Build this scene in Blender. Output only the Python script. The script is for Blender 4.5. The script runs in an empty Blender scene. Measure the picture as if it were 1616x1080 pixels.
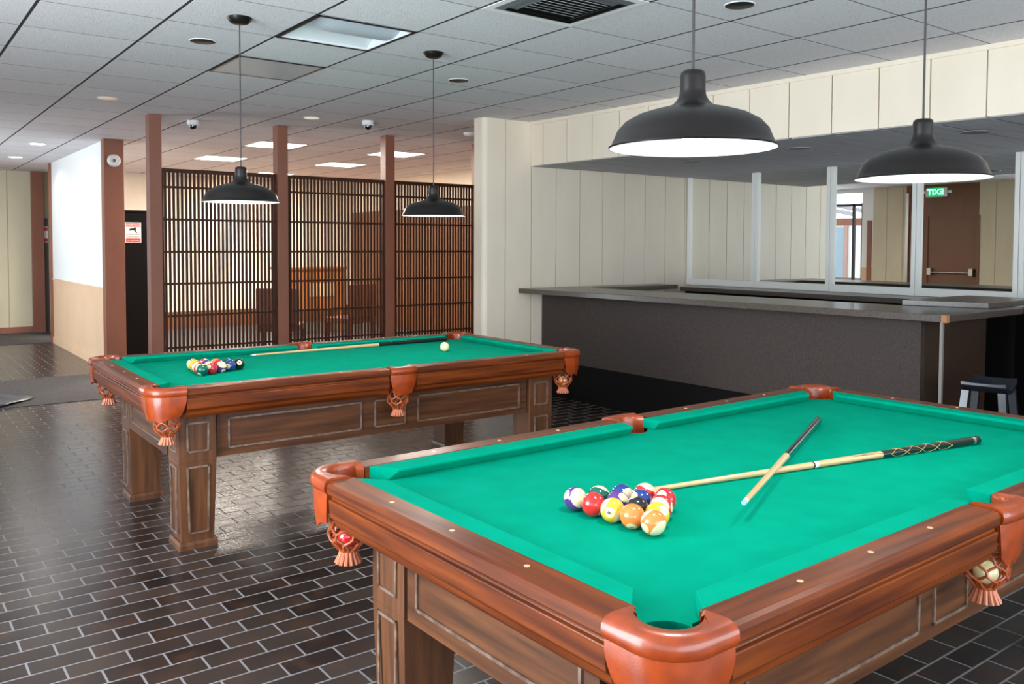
import bpy, bmesh, math, random
from mathutils import Vector, Matrix, Quaternion
random.seed(7)
S = bpy.context.scene
COL = S.collection
PI = math.pi

# ------------------------------------------------------------------ camera
EYE = 1.46
TH, PIT, ROL, FPX, CY = math.radians(53.1), math.radians(2.27), math.radians(-0.2), 1350.0, 441.0
fw = Vector((math.cos(TH)*math.cos(PIT), math.sin(TH)*math.cos(PIT), -math.sin(PIT)))
rt = Vector((math.sin(TH), -math.cos(TH), 0)); dn = fw.cross(rt)
rt, dn = rt*math.cos(ROL)+dn*math.sin(ROL), dn*math.cos(ROL)-rt*math.sin(ROL)
cd = bpy.data.cameras.new('camera'); cam = bpy.data.objects.new('camera', cd); COL.objects.link(cam)
cam.matrix_world = Matrix(((rt.x, -dn.x, -fw.x, 0), (rt.y, -dn.y, -fw.y, 0), (rt.z, -dn.z, -fw.z, EYE), (0, 0, 0, 1)))
cd.sensor_fit = 'HORIZONTAL'; cd.sensor_width = 36.0; cd.lens = 36.0*FPX/1616.0
cd.shift_y = (CY-540.0)/1616.0; cd.clip_start = 0.05
S.camera = cam

# ------------------------------------------------------------------ world, daylight, exposure
S.view_settings.view_transform = 'Standard'; S.view_settings.look = 'None'
S.view_settings.gamma = 1.0; S.view_settings.exposure = 0.0; S.view_settings.use_curve_mapping = False
S.cycles.use_denoising = True
S.cycles.max_bounces = 8; S.cycles.diffuse_bounces = 5; S.cycles.glossy_bounces = 5
S.cycles.sample_clamp_indirect = 6.0
W = bpy.data.worlds.new('daylight'); S.world = W; W.use_nodes = True
W.node_tree.nodes['Background'].inputs[0].default_value = (0.80, 0.90, 1.0, 1)
W.node_tree.nodes['Background'].inputs[1].default_value = 3.2

def area(name, loc, size, energy, color, direction):
    l = bpy.data.lights.new(name, 'AREA'); l.shape = 'RECTANGLE'; l.size, l.size_y = size
    l.energy = energy; l.color = color
    o = bpy.data.objects.new(name, l); COL.objects.link(o); o.location = loc
    o.rotation_euler = Vector(direction).to_track_quat('-Z', 'Z').to_euler()
    return o
DAY = (0.84, 0.93, 1.0)
area('daylight_left_window', (-1.75, 2.6, 1.45), (5.4, 2.1), 540, DAY, (1, 0, .38))
area('daylight_rear_window', (2.6, -2.3, 1.45), (6.6, 2.1), 175, DAY, (0, 1, .38))
area('daylight_corridor_window', (-1.75, 11.75, 1.35), (3.2, 2.2), 215, DAY, (1, 0, .15))

ZC = 2.642
# ------------------------------------------------------------------ helpers
def tag(o, label=None, cat=None, group=None, kind=None):
    if label: o['label'] = label
    if cat: o['category'] = cat
    if group: o['group'] = group
    if kind: o['kind'] = kind
    return o
def empty(name, loc, rz=0.0, **k):
    o = bpy.data.objects.new(name, None); COL.objects.link(o); o.location = loc; o.rotation_euler = (0, 0, rz)
    o.empty_display_size = 0.1
    return tag(o, **k)
class MB:
    def __init__(s, off=(0, 0, 0)): s.v = []; s.f = []; s.sm = []; s.mi = []; s.off = Vector(off); s.m = 0
    def add(s, vs, fs, smooth=False):
        n = len(s.v)
        s.v += [tuple(Vector(p)+s.off) for p in vs]
        s.f += [tuple(i+n for i in f) for f in fs]; s.sm += [smooth]*len(fs); s.mi += [s.m]*len(fs)
        return s
    def box(s, a, b):
        x0, y0, z0 = a; x1, y1, z1 = b
        return s.add([(x0,y0,z0),(x1,y0,z0),(x1,y1,z0),(x0,y1,z0),(x0,y0,z1),(x1,y0,z1),(x1,y1,z1),(x0,y1,z1)],
                     [(0,3,2,1),(4,5,6,7),(0,1,5,4),(1,2,6,5),(2,3,7,6),(3,0,4,7)])
    def hexa(s, lo, hi):   # two quads (lists of 4 points)
        return s.add(list(lo)+list(hi), [(0,3,2,1),(4,5,6,7),(0,1,5,4),(1,2,6,5),(2,3,7,6),(3,0,4,7)])
    def prism(s, pts, z0, z1):
        n = len(pts)
        return s.add([(p[0], p[1], z0) for p in pts]+[(p[0], p[1], z1) for p in pts],
                     [tuple(range(n-1, -1, -1)), tuple(range(n, 2*n))]+[(i, (i+1) % n, n+(i+1) % n, n+i) for i in range(n)])
    def sweep(s, sec, smooth=False, closed=True, caps=True):  # list of rings with same count
        n = len(sec[0]); vs = [p for r in sec for p in r]; fs = []
        for k in range(len(sec)-1):
            for i in range(n if closed else n-1):
                j = (i+1) % n
                fs.append((k*n+i, k*n+j, (k+1)*n+j, (k+1)*n+i))
        if caps and closed: fs += [tuple(range(n-1, -1, -1)), tuple((len(sec)-1)*n+i for i in range(n))]
        return s.add(vs, fs, smooth)
    def lathe(s, prof, c=(0, 0, 0), n=32, smooth=True, caps=False):
        rings = [[(c[0]+r*math.cos(2*PI*i/n), c[1]+r*math.sin(2*PI*i/n), c[2]+z) for i in range(n)] for r, z in prof]
        return s.sweep(rings, smooth, True, caps)
    def tube(s, pts, r, n=8, smooth=True):
        rr = r if isinstance(r, (list, tuple)) else [r]*len(pts)
        P = [Vector(p) for p in pts]; rings = []; up = None
        for i, p in enumerate(P):
            t = (P[min(i+1, len(P)-1)]-P[max(i-1, 0)]).normalized()
            if up is None: up = Vector((0, 0, 1)) if abs(t.z) < .9 else Vector((1, 0, 0))
            a = t.cross(up).normalized(); b = a.cross(t).normalized(); up = b
            rings.append([tuple(p+(a*math.cos(2*PI*k/n)+b*math.sin(2*PI*k/n))*rr[i]) for k in range(n)])
        return s.sweep(rings, smooth)
    def cyl(s, a, b, r, n=16): return s.tube([a, b], r, n)
    def build(s, name, mats, parent=None, bevel=0, **k):
        me = bpy.data.meshes.new(name); me.from_pydata(s.v, [], s.f)
        if not isinstance(mats, (list, tuple)): mats = [mats]
        for m in mats: me.materials.append(m)
        for p, q, mi in zip(me.polygons, s.sm, s.mi): p.use_smooth = q; p.material_index = mi
        bm = bmesh.new(); bm.from_mesh(me); bmesh.ops.recalc_face_normals(bm, faces=bm.faces); bm.to_mesh(me); bm.free()
        if any(s.sm): me.set_sharp_from_angle(angle=math.radians(50))
        me.update()
        o = bpy.data.objects.new(name, me); COL.objects.link(o)
        if parent: o.parent = parent
        if bevel:
            b = o.modifiers.new('bevel', 'BEVEL'); b.width = bevel; b.segments = 2; b.limit_method = 'ANGLE'; b.angle_limit = math.radians(40)
        return tag(o, **k)
def copy_tree(o, parent=None):
    c = o.copy(); COL.objects.link(c)
    if parent: c.parent = parent
    for ch in list(o.children): copy_tree(ch, c)
    return c

# ------------------------------------------------------------------ materials
def M(name, col, rough=.5, metal=0, coat=0, emis=None, es=0, spec=None):
    m = bpy.data.materials.new(name); m.use_nodes = True; b = m.node_tree.nodes['Principled BSDF']
    b.inputs['Base Color'].default_value = (*col, 1); b.inputs['Roughness'].default_value = rough
    b.inputs['Metallic'].default_value = metal; b.inputs['Coat Weight'].default_value = coat
    b.inputs['Coat Roughness'].default_value = .12
    if spec is not None: b.inputs['Specular IOR Level'].default_value = spec
    if emis: b.inputs['Emission Color'].default_value = (*emis, 1); b.inputs['Emission Strength'].default_value = es
    return m
def nodes(m): return m.node_tree.nodes, m.node_tree.links, m.node_tree.nodes['Principled BSDF']
def noisy(m, c2, scale=(4, 4, 4), detail=4, bump=0, lo=.35, hi=.65, bscale=None, bdist=.002):
    N, L, b = nodes(m)
    tc = N.new('ShaderNodeTexCoord'); mp = N.new('ShaderNodeMapping'); mp.inputs['Scale'].default_value = scale
    L.new(tc.outputs['Object'], mp.inputs['Vector'])
    n = N.new('ShaderNodeTexNoise'); n.inputs['Scale'].default_value = 1; n.inputs['Detail'].default_value = detail
    L.new(mp.outputs[0], n.inputs['Vector'])
    r = N.new('ShaderNodeMapRange'); r.inputs[1].default_value = lo; r.inputs[2].default_value = hi
    L.new(n.outputs['Fac'], r.inputs[0])
    x = N.new('ShaderNodeMix'); x.data_type = 'RGBA'
    x.inputs[6].default_value = b.inputs['Base Color'].default_value; x.inputs[7].default_value = (*c2, 1)
    L.new(r.outputs[0], x.inputs[0]); L.new(x.outputs[2], b.inputs['Base Color'])
    if bump:
        src = n.outputs['Fac']
        if bscale:
            n2 = N.new('ShaderNodeTexNoise'); n2.inputs['Scale'].default_value = bscale; n2.inputs['Detail'].default_value = 3
            L.new(tc.outputs['Object'], n2.inputs['Vector']); src = n2.outputs['Fac']
        bp = N.new('ShaderNodeBump'); bp.inputs['Strength'].default_value = bump; bp.inputs['Distance'].default_value = bdist
        L.new(src, bp.inputs['Height']); L.new(bp.outputs[0], b.inputs['Normal'])
    return m
def wood(name, c1, c2, axis=0, rough=.3, coat=.4, bump=.1):
    sc = [38, 38, 38]; sc[axis] = 2.2
    m = noisy(M(name, c1, rough, 0, coat, spec=.3), c2, sc, 6, bump, .3, .7)
    return m
CLOTH = noisy(M('green_cloth', (0.0, 0.275, 0.170), .95, spec=.02), (0.0, 0.305, 0.192), (9, 9, 9), 4, .15, bscale=900, bdist=.0006)
RAILX = wood('rail_wood', (0.055, 0.009, 0.0015), (0.200, 0.040, 0.004), 0, .38, .12)
RAILY = wood('rail_wood_cross', (0.055, 0.009, 0.0015), (0.200, 0.040, 0.004), 1, .38, .12)
APRX = wood('apron_wood', (0.042, 0.015, 0.006), (0.135, 0.046, 0.015), 0, .42, .08)
APRY = wood('apron_wood_cross', (0.042, 0.015, 0.006), (0.135, 0.046, 0.015), 1, .42, .08)
LEGW = wood('leg_wood', (0.060, 0.023, 0.010), (0.150, 0.056, 0.022), 2, .42, .08)
BEAD = noisy(M('worn_highlight_moulding', (0.10, 0.055, 0.036), .3, coat=.3), (0.22, 0.15, 0.11), (30, 30, 30))  # paler greyish colour paints in the specular highlight on the beading, with wear
LEATHER = noisy(M('tan_leather', (0.33, 0.046, 0.003), .34, coat=.35), (0.23, 0.030, 0.003), (25, 25, 25), 4, .12, bscale=260)
NETL = M('net_leather', (0.34, 0.065, 0.012), .42, coat=.2)
TASSEL = M('tassel_leather', (0.50, 0.15, 0.07), .45)
SIGHT = M('sight_inlay', (0.65, 0.40, 0.22), .3)
DARK = M('dark_underframe', (0.02, 0.012, 0.008), .7)
CREAM = noisy(M('cream_paint', (0.82, 0.715, 0.585), .55), (0.77, 0.665, 0.535), (3, 3, 1.2), 5, .25, bscale=45, bdist=.002)
CREAMD = M('groove_paint', (0.40, 0.33, 0.22), .8)
YCREAM = noisy(M('old_cream_paint', (0.62, 0.56, 0.40), .55), (0.57, 0.51, 0.36), (3, 3, 1), 4)
TRIMW = M('white_trim_paint', (0.84, 0.83, 0.79), .4)
BROWNP = noisy(M('brown_post_paint', (0.27, 0.098, 0.058), .5), (0.24, 0.086, 0.050), (6, 6, 2))
LATT = noisy(M('dark_lattice_wood', (0.038, 0.014, 0.007), .5, spec=.2), (0.075, 0.026, 0.011), (30, 30, 3))
WALLW = M('white_wall_paint', (0.82, 0.83, 0.82), .6)
PEACH = noisy(M('peach_wall_paint', (0.74, 0.50, 0.32), .55), (0.70, 0.47, 0.30), (3, 3, 3))
BARP = noisy(M('grey_brown_laminate', (0.040, 0.029, 0.025), .6, spec=.3), (0.056, 0.041, 0.035), (70, 70, 70), 4)
BART = noisy(M('dark_stone_laminate', (0.065, 0.048, 0.040), .3, coat=.2), (0.095, 0.072, 0.060), (60, 60, 60), 4)
BLACKP = M('black_paint', (0.004, 0.003, 0.003), .6, spec=.12)
BARIN = noisy(M('bar_end_brown', (0.035, 0.019, 0.012), .5), (0.045, 0.024, 0.014), (8, 8, 8))
STEEL = M('grey_metal', (0.42, 0.42, 0.42), .35, 1)
MIRROR = M('mirror_glass', (0.93, 0.94, 0.90), .0, 1)
BLKMET = M('dark_bronze_enamel', (0.007, 0.005, 0.0045), .36, 0, .1, spec=.35)
SHADEIN = M('white_shade_enamel', (0.9, 0.9, 0.88), .4)
BULB = M('lit_bulb', (1, 1, 1), .4, emis=(1, .95, .88), es=25)
CORD = M('dark_cord', (0.03, 0.025, 0.028), .5)
CANBLK = M('black_can', (0.006, 0.006, 0.006), .5)
WHITEP = M('white_plastic', (0.78, 0.78, 0.77), .4)
LITP = M('lit_lens', (1, 1, 1), .5, emis=(1, .97, .92), es=6)
LITD = M('lit_downlight', (1, 1, 1), .5, emis=(1, .97, .92), es=9)
CARPET = noisy(M('grey_carpet', (0.075, 0.070, 0.070), .95, spec=.1), (0.11, 0.10, 0.098), (60, 60, 60), 3, .6, bscale=250)
REDWALL = noisy(M('brown_wood_panelling', (0.16, 0.055, 0.020), .45), (0.21, 0.075, 0.028), (12, 12, 1.5), 5)
ORWOOD = wood('orange_wood', (0.20, 0.065, 0.016), (0.30, 0.10, 0.025), 2, .35, .3)
DOORBR = noisy(M('brown_door_paint', (0.165, 0.070, 0.032), .45), (0.15, 0.062, 0.028), (5, 5, 2))

def ceiling_mat():
    m = M('ceiling_tile', (0.80, 0.80, 0.80), .85, spec=.2); N, L, b = nodes(m)
    tc = N.new('ShaderNodeTexCoord'); sp = N.new('ShaderNodeSeparateXYZ'); L.new(tc.outputs['Object'], sp.inputs[0])
    def mth(op, a, bb=None, c=None):
        n = N.new('ShaderNodeMath'); n.operation = op
        for i, v in enumerate((a, bb, c)):
            if v is None: continue
            if isinstance(v, (int, float)): n.inputs[i].default_value = v
            else: L.new(v, n.inputs[i])
        return n.outputs[0]
    def grid(out, org, pitch):
        t = mth('DIVIDE', mth('SUBTRACT', out, org), pitch)
        f = mth('FRACT', t); d = mth('MULTIPLY', mth('SUBTRACT', .5, mth('ABSOLUTE', mth('SUBTRACT', f, .5))), pitch)
        return d, mth('FLOOR', t)
    dx, ix = grid(sp.outputs[0], .68, .593); dy, iy = grid(sp.outputs[1], 2.95, .598)
    lx = mth('LESS_THAN', dx, .008); ly = mth('LESS_THAN', dy, .004)
    line = mth('MAXIMUM', lx, mth('MULTIPLY', ly, .85))
    cmb = N.new('ShaderNodeCombineXYZ'); L.new(ix, cmb.inputs[0]); L.new(iy, cmb.inputs[1])
    wn = N.new('ShaderNodeTexWhiteNoise'); wn.noise_dimensions = '3D'; L.new(cmb.outputs[0], wn.inputs['Vector'])
    x1 = N.new('ShaderNodeMix'); x1.data_type = 'RGBA'; x1.inputs[6].default_value = (.69, .66, .68, 1); x1.inputs[7].default_value = (.75, .72, .735, 1)
    L.new(wn.outputs['Value'], x1.inputs[0])
    ns = N.new('ShaderNodeTexNoise'); ns.inputs['Scale'].default_value = 130; ns.inputs['Detail'].default_value = 2; L.new(tc.outputs['Object'], ns.inputs['Vector'])
    pit = N.new('ShaderNodeMapRange'); pit.inputs[1].default_value = .36; pit.inputs[2].default_value = .46; pit.inputs[3].default_value = .82; pit.inputs[4].default_value = 1
    L.new(ns.outputs['Fac'], pit.inputs[0])
    xm = N.new('ShaderNodeMix'); xm.data_type = 'RGBA'; xm.blend_type = 'MULTIPLY'; xm.inputs[0].default_value = 1
    L.new(x1.outputs[2], xm.inputs[6]); L.new(pit.outputs[0], xm.inputs[7])
    x2 = N.new('ShaderNodeMix'); x2.data_type = 'RGBA'; x2.inputs[7].default_value = (.03, .03, .032, 1)
    L.new(xm.outputs[2], x2.inputs[6]); L.new(line, x2.inputs[0]); L.new(x2.outputs[2], b.inputs['Base Color'])
    bp = N.new('ShaderNodeBump'); bp.inputs['Strength'].default_value = .5; bp.inputs['Distance'].default_value = .004
    L.new(ns.outputs['Fac'], bp.inputs['Height']); L.new(bp.outputs[0], b.inputs['Normal'])
    return m
def floor_mat():
    m = M('brown_quarry_tile', (0.04, 0.03, 0.027), .3); N, L, b = nodes(m)
    tc = N.new('ShaderNodeTexCoord')
    br = N.new('ShaderNodeTexBrick'); L.new(tc.outputs['Object'], br.inputs['Vector'])
    mp = N.new('ShaderNodeMapping'); mp.inputs['Location'].default_value = (10*.202, 10*.1045*2-.0055, 0)
    L.new(tc.outputs['Object'], mp.inputs['Vector']); L.new(mp.outputs[0], br.inputs['Vector'])
    br.offset = .5; br.offset_frequency = 2; br.squash = 1
    i = br.inputs; i['Scale'].default_value = 1; i['Mortar Size'].default_value = .004; i['Mortar Smooth'].default_value = .1
    i['Brick Width'].default_value = .202; i['Row Height'].default_value = .1045; i['Bias'].default_value = 0
    i['Color1'].default_value = (.013, .009, .008, 1); i['Color2'].default_value = (.050, .036, .030, 1); i['Mortar'].default_value = (.21, .195, .20, 1)
    ns = N.new('ShaderNodeTexNoise'); ns.inputs['Scale'].default_value = 9; ns.inputs['Detail'].default_value = 5; L.new(tc.outputs['Object'], ns.inputs['Vector'])
    r = N.new('ShaderNodeMapRange'); r.inputs[1].default_value = .5; r.inputs[2].default_value = .8; r.inputs[3].default_value = 0; r.inputs[4].default_value = .6; L.new(ns.outputs['Fac'], r.inputs[0])
    x = N.new('ShaderNodeMix'); x.data_type = 'RGBA'; x.inputs[7].default_value = (.085, .036, .018, 1); L.new(br.outputs['Color'], x.inputs[6])
    inv = N.new('ShaderNodeMath'); inv.operation = 'SUBTRACT'; inv.inputs[0].default_value = 1; L.new(br.outputs['Fac'], inv.inputs[1])
    mu = N.new('ShaderNodeMath'); mu.operation = 'MULTIPLY'; L.new(inv.outputs[0], mu.inputs[0]); L.new(r.outputs[0], mu.inputs[1]); L.new(mu.outputs[0], x.inputs[0])
    L.new(x.outputs[2], b.inputs['Base Color'])
    rr = N.new('ShaderNodeMapRange'); rr.inputs[3].default_value = .25; rr.inputs[4].default_value = .85; L.new(br.outputs['Fac'], rr.inputs[0]); L.new(rr.outputs[0], b.inputs['Roughness'])
    n2 = N.new('ShaderNodeTexNoise'); n2.inputs['Scale'].default_value = 60; n2.inputs['Detail'].default_value = 4; L.new(tc.outputs['Object'], n2.inputs['Vector'])
    ad = N.new('ShaderNodeMath'); ad.operation = 'MULTIPLY_ADD'; ad.inputs[1].default_value = .25; L.new(n2.outputs['Fac'], ad.inputs[0]); L.new(inv.outputs[0], ad.inputs[2])
    bp = N.new('ShaderNodeBump'); bp.inputs['Strength'].default_value = .35; bp.inputs['Distance'].default_value = .0022
    b.inputs['IOR'].default_value = 1.5
    L.new(ad.outputs[0], bp.inputs['Height']); L.new(bp.outputs[0], b.inputs['Normal'])
    return m
CEIL = ceiling_mat(); FLOOR = floor_mat()
SOFDK = noisy(M('dark_stained_boards', (0.36, 0.35, 0.38), .7), (0.46, 0.445, 0.47), (2, 40, 10), 5)

# ------------------------------------------------------------------ setting
ST = dict(kind='structure')
MB().box((-1.9, -2.6, -.1), (9.0, 17.0, 0)).build('floor', FLOOR, **ST)
HX0, HX1, HY0, HY1 = .68+.593*2+.008, .68+.593*3-.008, 2.95+.598*2+.008, 2.95+.598*3-.008     # opening of the unlit fixture
MB().box((-1.9, -2.6, ZC), (HX0, 17.0, ZC+.12)).box((HX1, -2.6, ZC), (9.0, 17.0, ZC+.12)).box((HX0, -2.6, ZC), (HX1, HY0, ZC+.12)).box((HX0, HY1, ZC), (HX1, 17.0, ZC+.12)).build('ceiling', CEIL, **ST)
MB().box((-1.5, 8.70, 0), (7.4, 10.45, .006)).build('trim_1', CARPET, **ST)      # carpet strip
MB().box((-1.5, 14.15, 0), (2.3, 16.0, .006)).build('trim_2', CARPET, **ST)
MB().box((2.3, 10.45, 0), (7.4, 15.2, .006)).build('trim_3', CARPET, **ST)

def boards(axis, fixed, side, a, b, z0, z1, org, pitch, gap=.008, depth=.012, thick=.10):
    """boarded wall: face at 'fixed', boards run vertically, grooves at org+k*pitch; side=+1 if the body lies on the + side"""
    m = MB(); m.m = 1
    def bx(u0, u1, d0, d1):
        lo, hi = sorted((fixed+side*d0, fixed+side*d1))
        if axis == 'X': m.box((lo, u0, z0), (hi, u1, z1))
        else: m.box((u0, lo, z0), (u1, hi, z1))
    bx(a, b, depth, thick); m.m = 0
    k0 = math.floor((a-org)/pitch); e = a
    ks = [org+k*pitch for k in range(k0, k0+400) if a < org+k*pitch < b]
    for k in ks+[None]:
        e2 = b if k is None else k-gap/2
        if e2 > e: bx(e, e2, 0, depth)
        e = (k or b)+gap/2
    return m
# wall beside the bar (faces the room), left end rounded over
m = boards('Y', 6.5, 1, 4.60, 7.5, 0, ZC, 5.11, .311, thick=.16)
m.m = 0; m.cyl((4.60, 6.55, 0), (4.60, 6.55, ZC), .05, 20); m.box((4.552, 6.55, 0), (4.62, 6.66, ZC))
m.build('wall_bar_side', [CREAM, CREAMD], **ST)
# wall behind the bar
boards('X', 7.38, 1, .2, 6.5, 0, 2.5, 6.5, .311).build('wall_bar_back', [CREAM, CREAMD], **ST)
boards('Y', .2, -1, 5.3, 7.5, 0, ZC, 5.11, .311).build('wall_bar_end', [CREAM, CREAMD], **ST)
MB().box((7.5, 6.66, 2.08), (7.62, 15.2, ZC)).build('wall_right_upper', CREAM, **ST)
MB().box((7.5, 6.66, 0), (7.62, 15.2, 2.08)).build('wall_right_lower', REDWALL, **ST)
MB().box((2.3, 15.2, .30), (7.6, 15.32, ZC)).build('wall_back_room', CREAM, **ST)
MB().box((2.3, 15.18, 0), (7.6, 15.32, .30)).build('baseboard_back_room', REDWALL, **ST)
MB().box((5.45, -2.2, 0), (7.6, -2.1, ZC)).build('wall_rear_right', CREAM, **ST)
MB().box((7.56, -2.2, 0), (7.66, .2, ZC)).build('wall_right_near', CREAM, **ST)
# soffit: boarded fascia + dark boarded underside
def sx(y): return 5.10+(6.5-y)*.0375
m = MB(); m.m = 1
m.hexa([(sx(6.5)+.012, 6.5, 2.235), (7.5, 6.5, 2.235), (7.5, .2, 2.235), (sx(.2)+.012, .2, 2.235)],
       [(sx(6.5)+.012, 6.5, ZC), (7.5, 6.5, ZC), (7.5, .2, ZC), (sx(.2)+.012, .2, ZC)])
m.m = 0
ys = [6.5]+[6.32-.329*k for k in range(19)]+[.2]
for a, b in zip(ys[:-1], ys[1:]):
    a -= .004; b += .004
    m.hexa([(sx(a), a, 2.225), (sx(a)+.02, a, 2.225), (sx(b)+.02, b, 2.225), (sx(b), b, 2.225)],
           [(sx(a), a, ZC), (sx(a)+.02, a, ZC), (sx(b)+.02, b, ZC), (sx(b), b, ZC)])
m.hexa([(sx(6.5)-.012, 6.5, 2.612), (sx(6.5), 6.5, 2.612), (sx(.2), .2, 2.612), (sx(.2)-.012, .2, 2.612)],
       [(sx(6.5)-.012, 6.5, ZC), (sx(6.5), 6.5, ZC), (sx(.2), .2, ZC), (sx(.2)-.012, .2, ZC)])
m.build('wall_bar_soffit', [CREAM, CREAMD], **ST)
m = MB(); m.m = 0
for a, b in zip(ys[:-1], ys[1:]):
    a -= .010; b += .010
    w = .003*math.sin(a*17)
    m.hexa([(sx(a)+.02, a, 2.218+w), (7.46, a, 2.218-w), (7.46, b, 2.22+w), (sx(b)+.02, b, 2.22)],
           [(sx(a)+.02, a, 2.236), (7.46, a, 2.236), (7.46, b, 2.236), (sx(b)+.02, b, 2.236)])
m.m = 1; m.box((5.4, .2, 2.2228), (7.46, 6.5, 2.2240))
m.build('ceiling_bar_soffit', [SOFDK, BLACKP], **ST)
# corridor wall (white over peach) with its end posts
MB().box((2.15, 10.60, .95), (2.30, 14.10, ZC)).build('wall_corridor_upper', WALLW, **ST)
MB().box((2.15, 10.60, 0), (2.30, 14.10, .93)).build('wall_corridor_lower', PEACH, **ST)
MB().box((2.142, 10.60, .93), (2.31, 14.10, .955)).build('trim_4', PEACH, **ST)
MB().box((2.135, 10.60, 0), (2.15, 14.10, .09)).build('baseboard_corridor', PEACH, **ST)
MB().box((2.12, 10.45, 0), (2.33, 10.60, ZC)).build('trim_5', BROWNP, bevel=.004, **ST)
MB().box((2.12, 14.10, 0), (2.32, 14.18, ZC)).build('trim_6', BROWNP, **ST)
# far wall of the corridor
boards('Y', 16.0, 1, -1.5, 2.14, .10, ZC, 1.795, .62).build('wall_far', [YCREAM, CREAMD], **ST)
MB().box((-1.5, 15.96, 0), (2.3, 16.05, .10)).build('baseboard_far', BROWNP, **ST)
MB().box((2.13, 15.88, 0), (2.30, 16.06, ZC)).build('trim_7', BROWNP, **ST)
MB().box((2.30, 16.0, 0), (3.2, 16.1, ZC)).build('wall_far_right', YCREAM, **ST)
MB().box((3.1, 15.3, 0), (3.2, 16.1, ZC)).build('wall_far_return', YCREAM, **ST)
# left wall with windows and exit door (seen in the bar mirrors)
LX = -1.5
boards('X', LX, -1, 5.85, 7.38, 0, ZC, 6.76, .33).build('wall_left_middle', [YCREAM, CREAMD], **ST)
MB().box((LX-.10, 7.38, 2.0), (LX, 8.34, ZC)).build('wall_left_over_door', DOORBR, **ST)
boards('X', LX, -1, 8.76, 9.44, 0, ZC, 9.15, .33).build('wall_left_pier', [YCREAM, CREAMD], **ST)
MB().box((LX-.10, 9.44, 1.04), (LX, 9.68, ZC)).box((LX-.10, 13.5, 0), (LX, 16.1, ZC)).box((LX-.10, 9.68, 2.56), (LX, 13.5, ZC)).build('wall_left_far', WALLW, **ST)
MB().box((LX-.10, 9.44, 0), (LX, 9.68, 1.04)).box((LX-.1, 9.68, 0), (LX, 13.5, .25)).build('wall_left_wainscot', PEACH, **ST)
MB().box((LX-.10, 8.34, 0), (LX-.02, 8.76, ZC)).build('wall_left_recess', REDWALL, **ST)
MB().box((LX-.02, 8.70, 0), (LX+.02, 8.76, 2.5)).build('trim_8', STEEL, **ST)
MB().box((LX-.02, 9.46, 0), (LX+.015, 9.56, 1.99)).build('trim_9', BROWNP, **ST)
MB().box((LX-.10, -2.2, 0), (LX, 5.85, .35)).box((LX-.10, -2.2, 2.5), (LX, 5.85, ZC)).build('wall_left_near', YCREAM, **ST)
MB().box((LX, -2.2, 0), (5.45, -2.1, .35)).box((LX, -2.2, 2.5), (5.45, -2.1, ZC)).build('wall_rear', YCREAM, **ST)
def window(name, axis, fixed, a, b, z0, z1, n):
    m = MB()
    def bar(u0, u1, w0, w1):
        if axis == 'X': m.box((fixed-.06, u0, w0), (fixed-.01, u1, w1))
        else: m.box((u0, fixed-.06, w0), (u1, fixed-.01, w1))
    bar(a, b, z0, z0+.05); bar(a, b, z1-.05, z1)
    for k in range(n+1):
        c = a+(b-a)*k/n; bar(max(a, c-.025), min(b, c+.025), z0, z1)
    return m.build(name, M('bronze_frame', (.03, .028, .027), .4), **ST)
window('window_1', 'X', LX, -2.1, 5.85, .35, 2.5, 5)
window('window_2', 'Y', -2.1, -1.5, 5.45, .35, 2.5, 5)
window('window_3', 'X', LX, 9.68, 9.88, .25, 2.34, 1)
window('window_4', 'X', LX, 9.88, 13.5, .25, 2.34, 3)
# outside, glimpsed in the mirror
MB().box((-30, -30, -.35), (-1.9, 40, -.25)).build('ground', M('pale_paving', (.55, .53, .5), .8), **ST)
rb = empty('building', (-5.0, 12, -.25), label='white building with a blue door outside the corridor window, seen in the bar mirror', cat='building')
MB().box((-.2, -6, 0), (0, 6, 2.4)).build('wall', WALLW, rb)
MB().box((0, .24, 0), (.04, .50, 2.2)).build('door', M('blue_grey_door', (.30, .40, .48), .5), rb)
MB().box((-.02, .14, 0), (.05, .24, 2.25)).box((-.02, .66, 0), (.05, .74, 2.25)).build('door_frame', M('pink_brown_frame', (.45, .28, .24), .5), rb)
MB().box((0, -6, 2.25), (.03, 6, 2.42)).build('fascia', BROWNP, rb)
m = MB()
for k in range(20): m.hexa([(-.1, -6+k*.6, 2.46), (1.6, -6+k*.6, 2.62), (1.6, -5.95+k*.6, 2.62), (-.1, -5.95+k*.6, 2.46)], [(-.1, -6+k*.6, 2.56), (1.6, -6+k*.6, 2.70), (1.6, -5.95+k*.6, 2.70), (-.1, -5.95+k*.6, 2.56)])
m.build('rafters', M('grey_rafters', (.35, .33, .35), .6), rb)
rl = MB(); rl.box((-.02, -2.5, .95), (.02, 2.5, 1.0))
for k in range(26): rl.box((-.01, -2.5+k*.2, 0), (.01, -2.48+k*.2, .95))
r_ = rl.build('railing', STEEL); r_.location = (-3.2, 12.0, -.25)
tag(r_, 'thin metal railing outside the corridor window, seen in the bar mirror', 'railing')
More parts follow.
